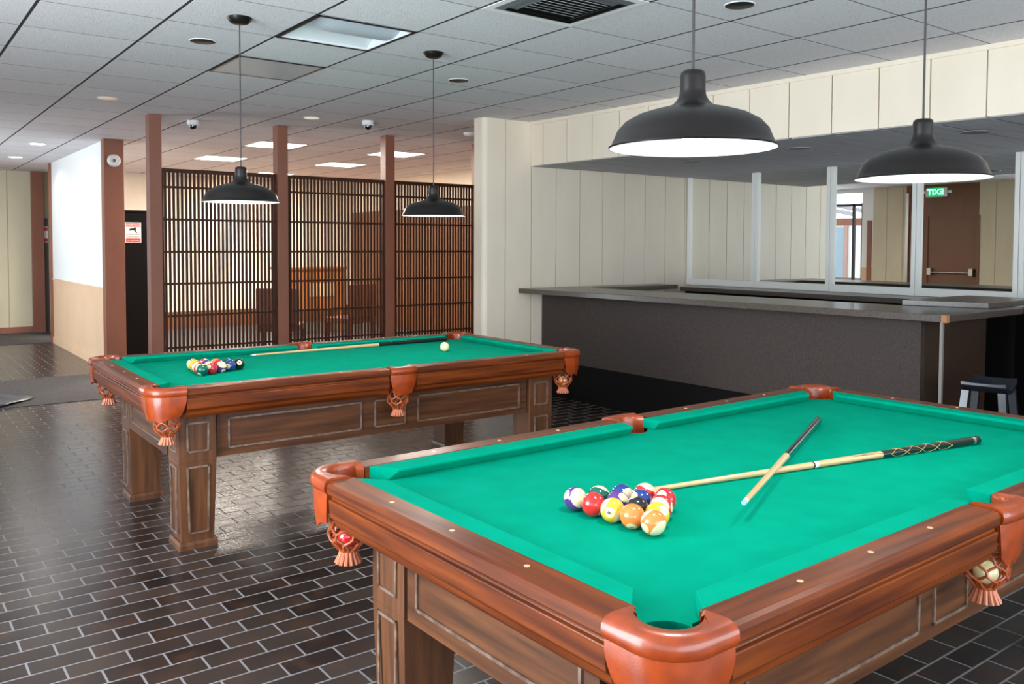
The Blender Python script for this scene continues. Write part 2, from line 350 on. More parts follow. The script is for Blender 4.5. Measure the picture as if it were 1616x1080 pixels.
# doors
r = empty('black_cabinet', (2.60, 11.40, 0), label='tall flat black cabinet standing beyond the first brown post with a warning sign on it', cat='cabinet')
MB().box((-.26, -.20, .04), (.26, .20, 1.85)).box((-.24, -.18, 0), (.24, .18, .04)).build('body', BLACKP, r)
MB().box((-.255, -.215, .05), (.255, -.20, 1.84)).build('door', BLACKP, r)
MB().box((-.27, -.22, 1.85), (.27, .21, 1.875)).build('top', BLACKP, r)
d = empty('door_1', (LX, 7.86, 0), kind='structure')
MB().box((-.06, -.455, 0), (-.01, .455, 2.04)).build('leaf', DOORBR, d)
MB().box((-.08, -.50, 0), (.02, -.455, 2.05)).box((-.08, .455, 0), (.02, .50, 2.05)).build('frame', DOORBR, d)
m = MB(); m.cyl((.07, -.36, .98), (.07, .36, .98), .014).box((-.01, -.42, .93), (.09, -.35, 1.06)).box((-.01, .35, .93), (.09, .42, 1.06))
m.build('panic_bar', STEEL, d)
d = empty('door_2', (2.40, 15.98, 0), kind='structure')
MB().box((-.12, -.05, 0), (-.03, 0, 1.88)).build('frame', M('dark_grey_frame', (.07, .06, .06), .5), d)
MB().box((-.03, -.04, 0), (.5, 0, 1.88)).build('leaf', YCREAM, d)

# ------------------------------------------------------------------ text
def text_mesh(name, s, size, mat, parent, loc, rot, bold=0.0):
    cu = bpy.data.curves.new(name, 'FONT'); cu.body = s; cu.size = size; cu.align_x = 'CENTER'; cu.align_y = 'CENTER'; cu.extrude = .0006; cu.offset = bold
    t = bpy.data.objects.new('tmp', cu); COL.objects.link(t)
    bpy.context.view_layer.update()
    me = bpy.data.meshes.new_from_object(t.evaluated_get(bpy.context.evaluated_depsgraph_get())); me.materials.clear(); me.materials.append(mat)
    COL.objects.unlink(t); bpy.data.objects.remove(t)
    o = bpy.data.objects.new(name, me); COL.objects.link(o); o.parent = parent; o.location = loc; o.rotation_euler = rot
    return o
RED = M('sign_red', (.55, .03, .05), .5); SWHITE = M('sign_white', (.72, .72, .70), .5); SBLACK = M('sign_black', (.01, .01, .01), .5)
w = empty('warning_sign', (2.587, 11.1795, 1.60), label='small white and red WARNING sign on the tall black cabinet beyond the partition', cat='sign'); w.scale = (.74, .74, .74)
MB().box((-.125, -.006, -.17), (.125, 0, .17)).build('plate', SWHITE, w, bevel=.004)
MB().box((-.112, -.009, .098), (.112, -.006, .158)).build('red_band', RED, w)
MB().box((-.112, -.009, -.158), (.112, -.006, -.095)).build('red_band', RED, w)
FR = (PI/2, 0, 0)
text_mesh('heading', 'WARNING', .048, SWHITE, w, (0, -.0095, .128), FR, .001)
text_mesh('lettering', '24 HOUR VIDEO', .030, SBLACK, w, (0, -.0068, -.03), FR)
text_mesh('lettering', 'SURVEILLANCE', .028, SBLACK, w, (0, -.0068, -.07), FR)
text_mesh('lettering', 'NO TRESPASSING', .024, SWHITE, w, (0, -.0095, -.127), FR)
m = MB(); m.cyl((-.055, -.009, .048), (.02, -.009, .062), .016, 10).box((.015, -.01, .03), (.045, -.006, .085)).hexa([(.02, -.01, .03), (.035, -.01, .03), (.035, -.006, .03), (.02, -.006, .03)], [(.05, -.01, -.005), (.065, -.01, -.005), (.065, -.006, -.005), (.05, -.006, -.005)])
m.build('camera_symbol', SBLACK, w)
w = empty('notice_sign', (2.325, 15.925, 1.61), label='narrow white and red notice on the dark door frame at the end of the corridor', cat='sign')
MB().box((-.04, -.005, -.13), (.04, 0, .13)).build('plate', SWHITE, w)
MB().box((-.035, -.007, .06), (.035, -.005, .12)).build('red_band', RED, w)
MB().box((-.035, -.007, -.12), (.035, -.005, -.06)).build('red_band', RED, w)
w = empty('exit_sign', (LX+.001, 8.16, 2.49), label='green lit EXIT sign over the brown exit door, seen reversed in the bar mirror', cat='sign')
MB().box((0, -.20, -.09), (.06, .20, .09)).build('housing', WHITEP, w, bevel=.02)
MB().box((.06, -.135, -.085), (.066, .135, .085)).build('face', M('exit_green_face', (.02, .35, .15), .5, emis=(.05, .8, .3), es=.5), w)
text_mesh('lettering', 'EXIT', .15, M('exit_letters', (.3, 1, .6), .5, emis=(.25, 1, .55), es=2.2), w, (.0675, 0, 0), (PI/2, 0, PI/2), .004)
for sgn in (-1, 1): MB().lathe([(0, 0), (.04, 0), (.045, .03), (.03, .05), (0, .05)], (.03, sgn*.245, -.02), 16).build('emergency_lamp', WHITEP, w)

# ------------------------------------------------------------------ partition
POSTX = (2.10, 3.307, 4.515, 5.706)
names = ('leftmost of the four, beside the black door', 'second from the left, just right of the left pendant', 'third from the left, left of the second pendant', 'rightmost of the four, next to the cream wall')
for x, n in zip(POSTX, names):
    o = MB().box((-.055, -.06, 0), (.055, .06, ZC)).build('wooden_post', BROWNP, bevel=.004)
    o.location = (x, 8.27, 0); tag(o, 'brown painted partition post, '+n, 'post', 'partition posts')
pl = ('left lattice screen panel with the black left pendant in front of it', 'middle lattice screen panel between the second and third brown posts', 'right lattice screen panel in front of the brown panelled wall')
for (xa, xb), lab in zip(zip(POSTX[:-1], POSTX[1:]), pl):
    xa += .055; xb -= .055; wd = xb-xa
    r = empty('lattice_screen', ((xa+xb)/2, 8.27, 0), label='dark wooden '+lab, cat='screen', group='lattice screen panels')
    h = wd/2
    MB().box((-h, -.03, 2.125), (h, .03, 2.16)).box((-h, -.03, .02), (h, .03, .07)).box((-h, -.03, .07), (-h+.02, .03, 2.125)).box((h-.02, -.03, .07), (h, .03, 2.125)).build('frame', LATT, r)
    n = round((wd-.04)/.0372); p = (wd-.04)/n; m = MB()
    for k in range(n):
        c = -h+.02+(k+.5)*p; m.box((c-.0105, -.016, .07), (c+.0105, -.002, 2.125))
    m.build('slats', LATT, r)
    m = MB()
    for z in (1.99, 1.69, 1.39, 1.09, .79, .49, .19): m.box((-h+.02, -.002, z-.010), (h-.02, .012, z+.010))
    m.build('crossbars', LATT, r)

# ------------------------------------------------------------------ furniture beyond the screen
r = empty('wooden_cabinet', (5.75, 13.2, 0), label='orange wooden cabinet standing behind the middle lattice panel', cat='cabinet')
MB().box((-.52, -.25, .42), (.52, .25, 1.06)).build('body', ORWOOD, r, bevel=.005)
MB().box((-.55, -.28, 1.06), (.55, .28, 1.10)).build('top', ORWOOD, r, bevel=.004)
for x in (-.49, .44):
    for y in (-.23, .18): MB().box((x, y, 0), (x+.05, y+.05, .42)).build('leg', ORWOOD, r)
MB().box((-.1, -.262, .62), (.35, -.25, .84)).build('panel', M('pale_panel', (.42, .26, .13), .5), r)
def chair(x, y, rz, lab):
    r = empty('lounge_chair', (x, y, 0), rz, label=lab, cat='chair', group='dark wooden chairs behind the lattice')
    DW = M('dark_red_wood', (.10, .028, .012), .4)
    MB().box((-.26, -.25, .38), (.26, .25, .46)).build('seat', DW, r, bevel=.01)
    MB().box((-.26, .21, .46), (.26, .26, .92)).build('backrest', DW, r, bevel=.01)
    for sx_ in (-1, 1):
        MB().box((sx_*.24-.02, -.24, 0), (sx_*.24+.02, -.20, .38)).build('leg', DW, r)
        MB().box((sx_*.24-.02, .20, 0), (sx_*.24+.02, .24, .38)).build('leg', DW, r)
chair(4.15, 10.4, 2.6, 'dark red wooden chair behind the middle lattice panel, left one by the second post')
chair(5.35, 10.9, -2.8, 'dark red wooden chair behind the middle lattice panel, right one in front of the cabinet')
# dark sheet on the carpet
m = MB(); nx, ny = 14, 12; vs = []
def sheet(u, v):
    x = -.05+u*1.15*(1-.75*abs(v-.35)); y = v*1.0
    z = .012+.055*abs(math.sin(3.3*u+2.2*v))*min(1, 6*(1-u))*(1-.4*v)+.015*math.sin(9*v+4*u)**2
    return (x, y, z)
vs = [sheet(i/nx, j/ny) for j in range(ny+1) for i in range(nx+1)]
fs = [(j*(nx+1)+i, j*(nx+1)+i+1, (j+1)*(nx+1)+i+1, (j+1)*(nx+1)+i) for j in range(ny) for i in range(nx)]
m.add(vs, fs, True)
o = m.build('plastic_sheet', M('dark_blue_sheet', (.035, .042, .06), .35)); o.location = (.12, 8.72, .0)
sd = o.modifiers.new('thick', 'SOLIDIFY'); sd.thickness = .006; sd.offset = 1
tag(o, 'crumpled dark blue sheet lying on the grey carpet strip at the left edge', 'sheet')

# ------------------------------------------------------------------ bar
r = empty('bar_counter', (5.27, 4.6, 0), label='long dark grey-brown bar counter with a thin stone-look top and black kick base', cat='bar counter')
O = (-5.27, -4.6, 0)
def bxf(y): return 5.24+(6.5-y)*.0133
m = MB(O); m.hexa([(bxf(6.5), 6.49, .35), (5.34, 6.49, .35), (5.34, 2.75, .35), (bxf(2.75), 2.75, .35)], [(bxf(6.5), 6.49, 1.005), (5.34, 6.49, 1.005), (5.34, 2.75, 1.005), (bxf(2.75), 2.75, 1.005)])
m.build('front_panel', BARP, r)
MB(O).box((5.29, 2.76, 0), (5.36, 6.49, .35)).build('kick_panel', BLACKP, r)
MB(O).box((5.34, 2.75, 0), (6.17, 2.80, 1.005)).build('end_panel', BARIN, r)
MB(O).box((6.12, 2.80, 0), (6.17, 3.10, 1.005)).box((5.36, 3.1, 0), (6.17, 3.15, 1.005)).build('inner_panel', BLACKP, r)
MB(O).prism([(4.95, 6.49), (5.15, 2.53), (6.26, 2.55), (6.24, 3.16), (5.78, 3.16), (5.62, 6.2), (6.86, 6.2), (6.86, 6.49)], 1.005, 1.050).build('countertop', BART, r, bevel=.003)
MB(O).box((5.157, 2.548, 0), (5.175, 2.566, 1.005)).build('support_leg', M('dull_metal_leg', (.22, .20, .18), .5, .3), r)
m = MB(O); m.box((5.138, 2.518, 1.004), (5.175, 2.55, 1.051)); m.build('corner_patch', M('chipped_corner', (.38, .16, .07), .7), r)
o = MB().prism([(-.16, .25), (0, -.26), (.80, -.26), (.80, .25)], 0, .038).build('bar_flap', BART, bevel=.003); o.location = (5.95, 2.90, 1.0505)
tag(o, 'lift-up counter flap lying across the gap at the right end of the bar', 'counter flap')
r = empty('back_counter', (7.1, 4.2, 0), label='back bar counter with black front running under the mirrors', cat='counter')
O = (-7.1, -4.2, 0)
MB(O).box((6.96, .9, 0), (7.37, 6.19, .985)).box((6.62, 2.75, 0), (6.96, 3.15, .985)).build('cabinet', BLACKP, r)
MB(O).prism([(6.88, 6.19), (6.88, 3.16), (6.60, 3.16), (6.60, 2.56), (6.88, 2.56), (6.88, .9), (7.37, .9), (7.37, 6.19)], .985, 1.028).build('countertop', BART, r, bevel=.003)
# mirrors
MY = [6.49, 5.575, 4.71, 3.87, 3.03, 2.19]
ml = ('leftmost framed bar mirror, reflecting only cream boards', 'second bar mirror from the left, reflecting cream boards', 'third bar mirror from the left, reflecting the bright window', 'fourth bar mirror from the left, reflecting the brown exit door', 'rightmost bar mirror, mostly cut off by the edge of the photo')
for (a, b), lab in zip(zip(MY[:-1], MY[1:]), ml):
    c = (a+b)/2; h = (a-b)/2
    r = empty('wall_mirror', (7.365, c, 1.03), label=lab, cat='mirror', group='white framed mirrors behind the bar')
    MB().box((-.025, -h+.04, .07), (-.015, h-.04, 1.19)).build('glass', MIRROR, r)
    MB().box((-.05, -h+.002, 0), (0, h-.002, .07)).box((-.05, -h+.002, .07), (0, -h+.04, 1.188)).box((-.05, h-.04, .07), (0, h-.002, 1.188)).build('frame', TRIMW, r, bevel=.003)
# stool
r = empty('bar_stool', (5.32, 2.346, 0), math.radians(12), label='black saddle-seat bar stool standing at the right end of the bar', cat='stool')
SW, SL, SZ = .12, .16, .66
m = MB(); rings = []
for i in range(13):
    t = -1+2*i/12; x = t*SL; z = SZ-.035+.05*t*t
    rings.append([(x, -SW, z-.03), (x, SW, z-.03), (x, SW, z), (x, SW*.5, z-.006), (x, -SW*.5, z-.006), (x, -SW, z)])
SBLK = M('black_stool_paint', (.016, .019, .026), .28, coat=.3)
m.sweep(rings); m.build('seat', SBLK, r, bevel=.006)
for a in (-1, 1):
    for b in (-1, 1):
        MB().hexa([(a*(SL+.03)-.018, b*(SW+.03)-.018, 0), (a*(SL+.03)+.018, b*(SW+.03)-.018, 0), (a*(SL+.03)+.018, b*(SW+.03)+.018, 0), (a*(SL+.03)-.018, b*(SW+.03)+.018, 0)],
                  [(a*(SL-.035)-.02, b*(SW-.025)-.02, SZ-.045), (a*(SL-.035)+.02, b*(SW-.025)-.02, SZ-.045), (a*(SL-.035)+.02, b*(SW-.025)+.02, SZ-.045), (a*(SL-.035)-.02, b*(SW-.025)+.02, SZ-.045)]).build('leg', SBLK, r)
for b in (-1, 1): MB().box((-.17, b*.125-.01, .22), (.17, b*.125+.01, .25)).build('stretcher', SBLK, r)
for a in (-1, 1): MB().box((a*.165-.01, -.12, .30), (a*.165+.01, .12, .33)).build('stretcher', SBLK, r)

# ------------------------------------------------------------------ pool tables
TL, TW, ZT, ZB = 2.596, 1.43, .800, .762
RT = .085          # width of the wooden rail
NO = .155          # nose line from outer edge
CE = .165         # rail end at the corners
SE = .082         # rail end at side pockets (half)
def arc(cx, cy, r, a0, a1, n): return [(cx+r*math.cos(math.radians(a0+(a1-a0)*i/n)), cy+r*math.sin(math.radians(a0+(a1-a0)*i/n))) for i in range(n+1)]
def frame_on(m, org, ux, uz, w0, w1, h0, h1, nrm, t=.009, d=.006, sk=0):
    """bead frame: rectangle on a plane; sk narrows the bottom"""
    org, ux, uz, nrm = map(Vector, (org, ux, uz, nrm))
    c = (w0+w1)/2
    def P(a, h, k): return org+ux*(a if h > (h0+h1)/2 else c+(a-c)*(1-sk))+uz*h+nrm*k
    for (a0, a1, b0, b1) in ((w0, w1, h0, h0+t), (w0, w1, h1-t, h1), (w0, w0+t, h0, h1), (w1-t, w1, h0, h1)):
        m.hexa([P(a0, b0, 0), P(a1, b0, 0), P(a1, b0, d), P(a0, b0, d)], [P(a0, b1, 0), P(a1, b1, 0), P(a1, b1, d), P(a0, b1, d)])
def pool_table(loc, yaw, label):
    c, s = math.cos(yaw), math.sin(yaw)
    root = empty('pool_table', (loc[0]+c*TL/2-s*TW/2, loc[1]+s*TL/2+c*TW/2, 0), yaw, label=label, cat='pool table', group='pool tables')
    O = (-TL/2, -TW/2, 0)
    # bed with pocket cut-outs
    pc = .105; pr = .060
    out = []
    q = arc(pc, pc, pr, 90+14, -14, 8)  # not used directly; notch arcs below
    def corner(cx, cy, a): return arc(cx, cy, pr, a, a-270+0, 10)
    e = .11
    notch = [(pc, pc+pr)] + arc(pc, pc, pr, 90, 0, 6)[1:]
    def mir(pts, sx_, sy_): return [((TL-x) if sx_ else x, (TW-y) if sy_ else y) for x, y in pts]
    # concave notch: from (e, .165) through the hole's inner side to (.165, e)
    nt = [(e, .175)]+[(pc+pr*math.cos(math.radians(a)), pc+pr*math.sin(math.radians(a))) for a in (95, 80, 62, 45, 28, 10, -5)]+[(.175, e)]
    sn = [(TL/2-.062, e)]+[(TL/2+.056*math.cos(math.radians(a)), .088+.056*math.sin(math.radians(a))) for a in (155, 125, 90, 55, 25)]+[(TL/2+.062, e)]
    poly = nt+sn+mir(nt, 1, 0)[::-1]+mir(nt, 1, 1)+mir(sn, 0, 1)[::-1]+mir(nt, 0, 1)[::-1]
    MB(O).prism(poly, ZB-.035, ZB).build('bed', CLOTH, root)
    MB(O).box((.19, .17, .655), (TL/2-.08, TW-.17, ZB-.036)).box((TL/2+.08, .17, .655), (TL-.19, TW-.17, ZB-.036)).build('underframe', DARK, root)
    prof = [(RT, ZT), (.016, ZT), (.006, ZT-.004), (.0, ZT-.012), (0, ZT-.030), (.005, ZT-.037), (.014, ZT-.041), (.014, ZT-.049), (.005, ZT-.052), (.009, ZT-.100), (.022, ZT-.112), (.026, ZT-.128), (.045, ZT-.146), (.15, ZT-.146), (RT, ZB-.036)]
    def rail(kind, a, b, side):
        if kind == 'L':
            f = (lambda u, y, z: (u, y, z)) if side == 0 else (lambda u, y, z: (u, TW-y, z))
        else:
            f = (lambda u, y, z: (y, u, z)) if side == 0 else (lambda u, y, z: (TL-y, u, z))
        m = MB(O); m.sweep([[f(a, y, z) for y, z in prof], [f(b, y, z) for y, z in prof]])
        o = m.build('rail', RAILX if kind == 'L' else RAILY, root, bevel=.002)
        for k in range(3):
            u = a+(b-a)*(k+1)/4; px, py, pz = f(u, .050, ZT)
            MB((O[0]+px, O[1]+py, 0)).lathe([(0, ZT+.0009), (.0065, ZT+.0008), (.007, ZT-.001)], n=12).build('sight', SIGHT, o)
        return f, o
    def cushion(f, a, b, ca, cb):
        """a,b back ends; ca,cb nose ends"""
        def ring(back, nose):
            t = lambda k: back+(nose-back)*k
            return [f(t(0), RT, ZT-.001), f(t(.85), NO-.010, ZT-.002), f(t(1), NO, ZT-.006), f(t(1), NO-.001, ZT-.012), f(t(.6), NO-.022, ZB+.0005), f(t(0), RT, ZB+.0005)]
        MB(O).sweep([ring(a, ca), ring(b, cb)]).build('cushion', CLOTH, root, bevel=.002)
    for side in (0, 1):
        for a, b, ca, cb in ((CE, TL/2-SE, .238, TL/2-.070), (TL/2+SE, TL-CE, TL/2+.070, TL-.238)):
            f, o = rail('L', a, b, side)
            cushion(f, a+.012 if a == CE else TL/2+.058, b-.012 if b == TL-CE else TL/2-.058, ca, cb)
        f, o = rail('E', CE, TW-CE, side); cushion(f, CE+.012, TW-CE-.012, .238, TW-.238)
    # aprons
    AI = .158; z0, z1 = .425, .655
    for side in (0, 1):
        y = AI if side == 0 else TW-AI-.022
        ap = MB(O).box((.348, y, z0), (TL-.348, y+.022, z1)).build('apron', APRX, root)
        yy = AI if side == 0 else TW-AI; n = (0, -1, 0) if side == 0 else (0, 1, 0)
        for x0, x1 in ((.40, 1.125), (1.20, 1.395), (1.47, 2.195)):
            m = MB(O); frame_on(m, (0, yy, 0), (1, 0, 0), (0, 0, 1), x0, x1, .460, .612, n); m.build('moulding', BEAD, ap)
        x = AI if side == 0 else TL-AI-.022
        ap = MB(O).box((x, .335, z0), (x+.022, TW-.335, z1)).build('apron', APRY, root)
        xx = AI if side == 0 else TL-AI; n = (-1, 0, 0) if side == 0 else (1, 0, 0)
        m = MB(O); frame_on(m, (xx, 0, 0), (0, 1, 0), (0, 0, 1), .385, TW-.385, .470, .612, n); m.build('moulding', BEAD, ap)
    # legs
    lw = .178; lt = .012
    for sx_ in (0, 1):
        for sy_ in (0, 1):
            def T(x, y, z): return ((TL-x) if sx_ else x, (TW-y) if sy_ else y, z)
            x0, y0 = .160, .135
            m = MB(O)
            def quad(g, z): return [T(x0+g, y0+g, z), T(x0+lw-g, y0+g, z), T(x0+lw-g, y0+lw-g, z), T(x0+g, y0+lw-g, z)]
            m.hexa(quad(lt, .035), quad(0, .42)); m.hexa(quad(0, .42), quad(0, .655))
            lg = m.build('leg', LEGW, root, bevel=.002)
            m = MB(O); m.hexa(quad(-.002, 0), quad(-.002, .022)); m.hexa(quad(-.002, .022), quad(.003, .038)); m.build('plinth', LEGW, lg)
            for (h0, h1, sk) in ((.467, .612, .05), (.075, .400, .13)):
                m = MB(O)
                a = Vector(T(x0, y0, 0)); ux = Vector(T(1, 0, 0))-Vector(T(0, 0, 0)); uy = Vector(T(0, 1, 0))-Vector(T(0, 0, 0))
                g = .001 if h1 > .45 else 0.0
                frame_on(m, a, ux, (0, 0, 1), .034, lw-.034, h0, h1, -uy, d=.005, sk=sk)
                frame_on(m, a, uy, (0, 0, 1), .034, lw-.034, h0, h1, -ux, d=.005, sk=sk)
                m.build('moulding', BEAD, lg)
    # pockets
    def pocket(T, outer, inner, cen, skirt):
        """outer, inner: matched 2D polylines; T maps local (x,y,z)"""
        n = len(outer); m = MB(O); rings = []
        mid = Vector(outer[n//2])
        for i in range(n):
            o2, i2 = Vector(outer[i]), Vector(inner[i]); t = i/(n-1)
            out = (o2-Vector(cen)).normalized() if True else 0
            d = (i2-o2); L_ = d.length; d = d/L_
            sec = []
            sec += [(i2, ZB-.045), (i2, ZT-.010), (i2-d*.004, ZT+.001), (i2-d*.012, ZT+.006)]
            sec += [(o2+d*.020, ZT+.008), (o2+d*.004, ZT+.004), (o2-d*.004, ZT-.006), (o2-d*.006, ZT-.020), (o2-d*.002, ZT-.032), (o2+d*.004, ZT-.036)]
            for k in range(1, 7):                       # skirt
                q = k/6
                along = (2*t-1); sh = 1-skirt*q*q
                tt = .5+.5*along*sh; j = tt*(n-1); j0 = min(int(j), n-2); fr_ = j-j0
                oo = Vector(outer[j0]).lerp(Vector(outer[j0+1]), fr_)
                ii = Vector(inner[j0]).lerp(Vector(inner[j0+1]), fr_); dd = (ii-oo).normalized()
                zb = ZT-.040-(.108-.020*abs(along)**3+.004*math.sin(along*9))*q
                sec.append((oo+dd*(.002+.012*q*q), zb))
            last = sec[-1]
            sec.append((last[0]+d*.006, last[1]))
            for k in range(5, -1, -1):
                p = sec[10+k]; sec.append((p[0]+d*.006, p[1]))
            sec.append((o2+d*.03, ZT-.036)); sec.append((i2-d*.006, ZT-.036)); sec.append((i2-d*.005, ZB-.045))
            rings.append([T(p[0].x, p[0].y, p[1]) for p in sec])
        m.sweep(rings, True)
        pk = m.build('pocket_leather', LEATHER, root)
        # hanging net
        cx, cy = cen; m = MB(O); ns = 7
        def R(q): return .050+.006*math.sin(PI*q)-.026*max(0, q-.62)/.38
        ztop, zbot = .672, .570
        for dr in (-1, 1):
            for k in range(ns):
                pts = []
                for i in range(15):
                    q = i/14; a = 2*PI*k/ns+dr*(q*2*PI*1.5/ns*1.33)+.10*dr*math.sin(q*PI*6)
                    rr = R(q)+(.0015 if dr > 0 else -.0015)
                    pts.append(T(cx+rr*math.cos(a), cy+rr*math.sin(a), ztop+(zbot-ztop)*q))
                m.tube(pts, .0038, 6)
        for zz, q in ((ztop, 0), (zbot+.002, 1)):
            m.tube([T(cx+R(q)*math.cos(2*PI*i/20), cy+R(q)*math.sin(2*PI*i/20), zz) for i in range(21)], .005, 6)
        for k in range(6):
            a = 2*PI*k/6; m.tube([T(cx+.050*math.cos(a), cy+.050*math.sin(a), ztop), T(cx+.054*math.cos(a), cy+.054*math.sin(a), ZB-.04)], .004, 6)
        nt_ = m.build('pocket_net', NETL, pk)
        m = MB(O)
        for k in range(14):
            a = 2*PI*k/14
            m.tube([T(cx+.020*math.cos(a), cy+.020*math.sin(a), .572), T(cx+.024*math.cos(a), cy+.024*math.sin(a), .556), T(cx+.036*math.cos(a), cy+.036*math.sin(a), .532)], [.006, .0055, .006], 6)
        m.lathe([(.0, .575), (.024, .574), (.024, .562), (0, .558)], c=T(cx, cy, 0), n=16)
        m.build('tassel', TASSEL, nt_)
    G = .0015
    oc = [(-G, CE-.002)]+[(-G, CE-.03)]+arc(.095, .095, .095+G, 180, 270, 14)+[(CE-.03, -G), (CE-.002, -G)]
    n = len(oc)
    ic = []
    for i in range(n):
        a = 104+(346-104)*i/(n-1); ic.append((.105+.062*math.cos(math.radians(a)), .105+.062*math.sin(math.radians(a))))
    ic[0] = (.080, CE-.002); ic[1] = (.066, CE-.022); ic[-1] = (CE-.002, .080); ic[-2] = (CE-.022, .066)
    for sx_ in (0, 1):
        for sy_ in (0, 1):
            pocket(lambda x, y, z, a=sx_, b=sy_: ((TL-x) if a else x, (TW-y) if b else y, z), oc, ic, (.100, .100), .11)
    n = 17; hs = SE-.003
    osd = [(TL/2-hs+2*hs*i/(n-1), -.012*math.sin(PI*i/(n-1))**.5) for i in range(n)]
    isd = []
    for i in range(n):
        a = 185+170*i/(n-1); isd.append((TL/2+.058*math.cos(math.radians(a)), .088+.056*math.sin(math.radians(a))))
    isd[0] = (TL/2-.062, .086); isd[-1] = (TL/2+.062, .086)
    for sy_ in (0, 1):
        pocket(lambda x, y, z, b=sy_: (x, (TW-y) if b else y, z), osd, isd, (TL/2, .068), .24)
    return root
T1 = ((.987, 4.011), -.0039); T2 = ((1.028, .929), .0192)
pool_table(*T1, label='far pool table with green cloth, standing before the lattice partition')
pool_table(*T2, label='near pool table with green cloth, filling the lower right foreground')
def tl(T, x, y, z=0):
    (X, Y), a = T; return Vector((X+x*math.cos(a)-y*math.sin(a), Y+x*math.sin(a)+y*math.cos(a), z))

# ------------------------------------------------------------------ balls
BR = .031
BC = {1: (.85, .50, .02), 2: (.01, .035, .22), 3: (.72, .02, .02), 4: (.10, .03, .22), 5: (.90, .22, .04), 6: (.0, .10, .07), 7: (.50, .015, .03), 8: (.008, .008, .01)}
IVORY = (.80, .68, .42)
def ball_mat(n):
    c = BC[((n-1) % 8)+1] if n else None
    if n == 0: return M('cue_ball_ivory', (.82, .76, .40), .12, coat=.6)
    m = M('ball_%s' % n, c, .12, coat=.6); N, L, b = nodes(m)
    tc = N.new('ShaderNodeTexCoord'); sp = N.new('ShaderNodeSeparateXYZ'); L.new(tc.outputs['Object'], sp.inputs[0])
    def mth(op, a, v):
        q = N.new('ShaderNodeMath'); q.operation = op; L.new(a, q.inputs[0]); q.inputs[1].default_value = v; return q.outputs[0]
    spot = mth('GREATER_THAN', mth('ABSOLUTE', sp.outputs[0], 0), BR*.90)
    fac = spot
    if n > 8:
        z = mth('GREATER_THAN', mth('ABSOLUTE', sp.outputs[2], 0), BR*.56)
        q = N.new('ShaderNodeMath'); q.operation = 'MAXIMUM'; L.new(spot, q.inputs[0]); L.new(z, q.inputs[1]); fac = q.outputs[0]
    x = N.new('ShaderNodeMix'); x.data_type = 'RGBA'; x.inputs[6].default_value = (*c, 1); x.inputs[7].default_value = (*IVORY, 1)
    L.new(fac, x.inputs[0]); L.new(x.outputs[2], b.inputs['Base Color'])
    return m
BM = {}; DG = {}
for n in range(16):
    me = MB().lathe([(BR*math.sin(PI*i/20), -BR*math.cos(PI*i/20)) for i in range(21)], n=36).build('tmp', ball_mat(n))
    BM[n] = me.data; COL.objects.unlink(me); bpy.data.objects.remove(me)
INK = M('number_ink', (.01, .01, .01), .4)
for n in range(1, 16):
    cu = bpy.data.curves.new('d', 'FONT'); cu.body = str(n); cu.size = .014; cu.align_x = 'CENTER'; cu.align_y = 'CENTER'; cu.offset = .0003
    t = bpy.data.objects.new('tmp', cu); COL.objects.link(t); bpy.context.view_layer.update()
    me = bpy.data.meshes.new_from_object(t.evaluated_get(bpy.context.evaluated_depsgraph_get())); me.materials.clear(); me.materials.append(INK)
    COL.objects.unlink(t); bpy.data.objects.remove(t)
    for v in me.vertices:
        a, b_ = v.co.x, v.co.y; v.co = (math.sqrt(max(0, (BR*1.006)**2-a*a-b_*b_)), a, b_)
    DG[n] = me
TO = Vector((-math.cos(TH), -math.sin(TH), 0)); RI = Vector((math.sin(TH), -math.cos(TH), 0)); UP = Vector((0, 0, 1))
def ball(n, p, d=(.3, .5, .6), spin=0.0, label='', group=None):
    """d = (right, up, toward camera) direction of the number spot"""
    o = bpy.data.objects.new('pool_ball', BM[n]); COL.objects.link(o); o.location = p
    x = (RI*d[0]+UP*d[1]+TO*d[2]).normalized()
    q = Vector((1, 0, 0)).rotation_difference(x)
    q = Quaternion(x, spin) @ q
    o.rotation_mode = 'QUATERNION'; o.rotation_quaternion = q
    tag(o, label, 'pool ball', group)
    if n:
        g = bpy.data.objects.new('number', DG[n]); COL.objects.link(g); g.parent = o
    return o
zb = ZB+BR
names = {0: 'cream cue ball', 1: 'solid yellow ball', 2: 'solid blue ball', 3: 'solid red ball', 4: 'solid purple ball', 5: 'solid orange ball', 6: 'solid green ball', 7: 'solid maroon ball', 8: 'black ball',
         9: 'yellow-striped ball', 10: 'blue-striped ball', 11: 'red-striped ball', 12: 'purple-striped ball', 13: 'orange-striped ball', 14: 'green-striped ball', 15: 'maroon-striped ball'}
# near rack: rows of 5,4,3,2,1 ; first row runs away from the camera to the left
R2 = [[(12, (.9, -.5, -.3), 1.2), (3, (.85, -.55, .6), .3), (9, (-.35, .05, .9), .9), (5, (-.2, -.75, .75), 0), (13, (.8, .3, -.5), 2.2)],
      [(14, (-.8, .1, -.5), .8), (4, (-.4, -.6, -.5), .4), (8, (.3, -.8, .2), 0), (1, (-.5, -.6, -.6), 0)],
      [(10, (.5, .75, -.4), 1.6), (2, (.7, -.5, -.4), .4), (15, (.88, .1, .35), 1.3)],
      [(11, (-.75, .3, -.3), .9), (7, (.3, -.5, -.5), .5)]]
dA = Vector((.006, -.0645, 0)); dB = Vector((.0589, -.0271, 0)); P0 = Vector((1.474, 1.682, zb))
wh = ['first row', 'second row', 'third row', 'fourth row', 'back corner']
for i, row in enumerate(R2):
    for j, (n, d, sp_) in enumerate(row):
        p = P0+dA*j+dB*i
        ball(n, p, d, sp_, '%s in the rack on the near pool table' % names[n], 'racked balls on the near table')
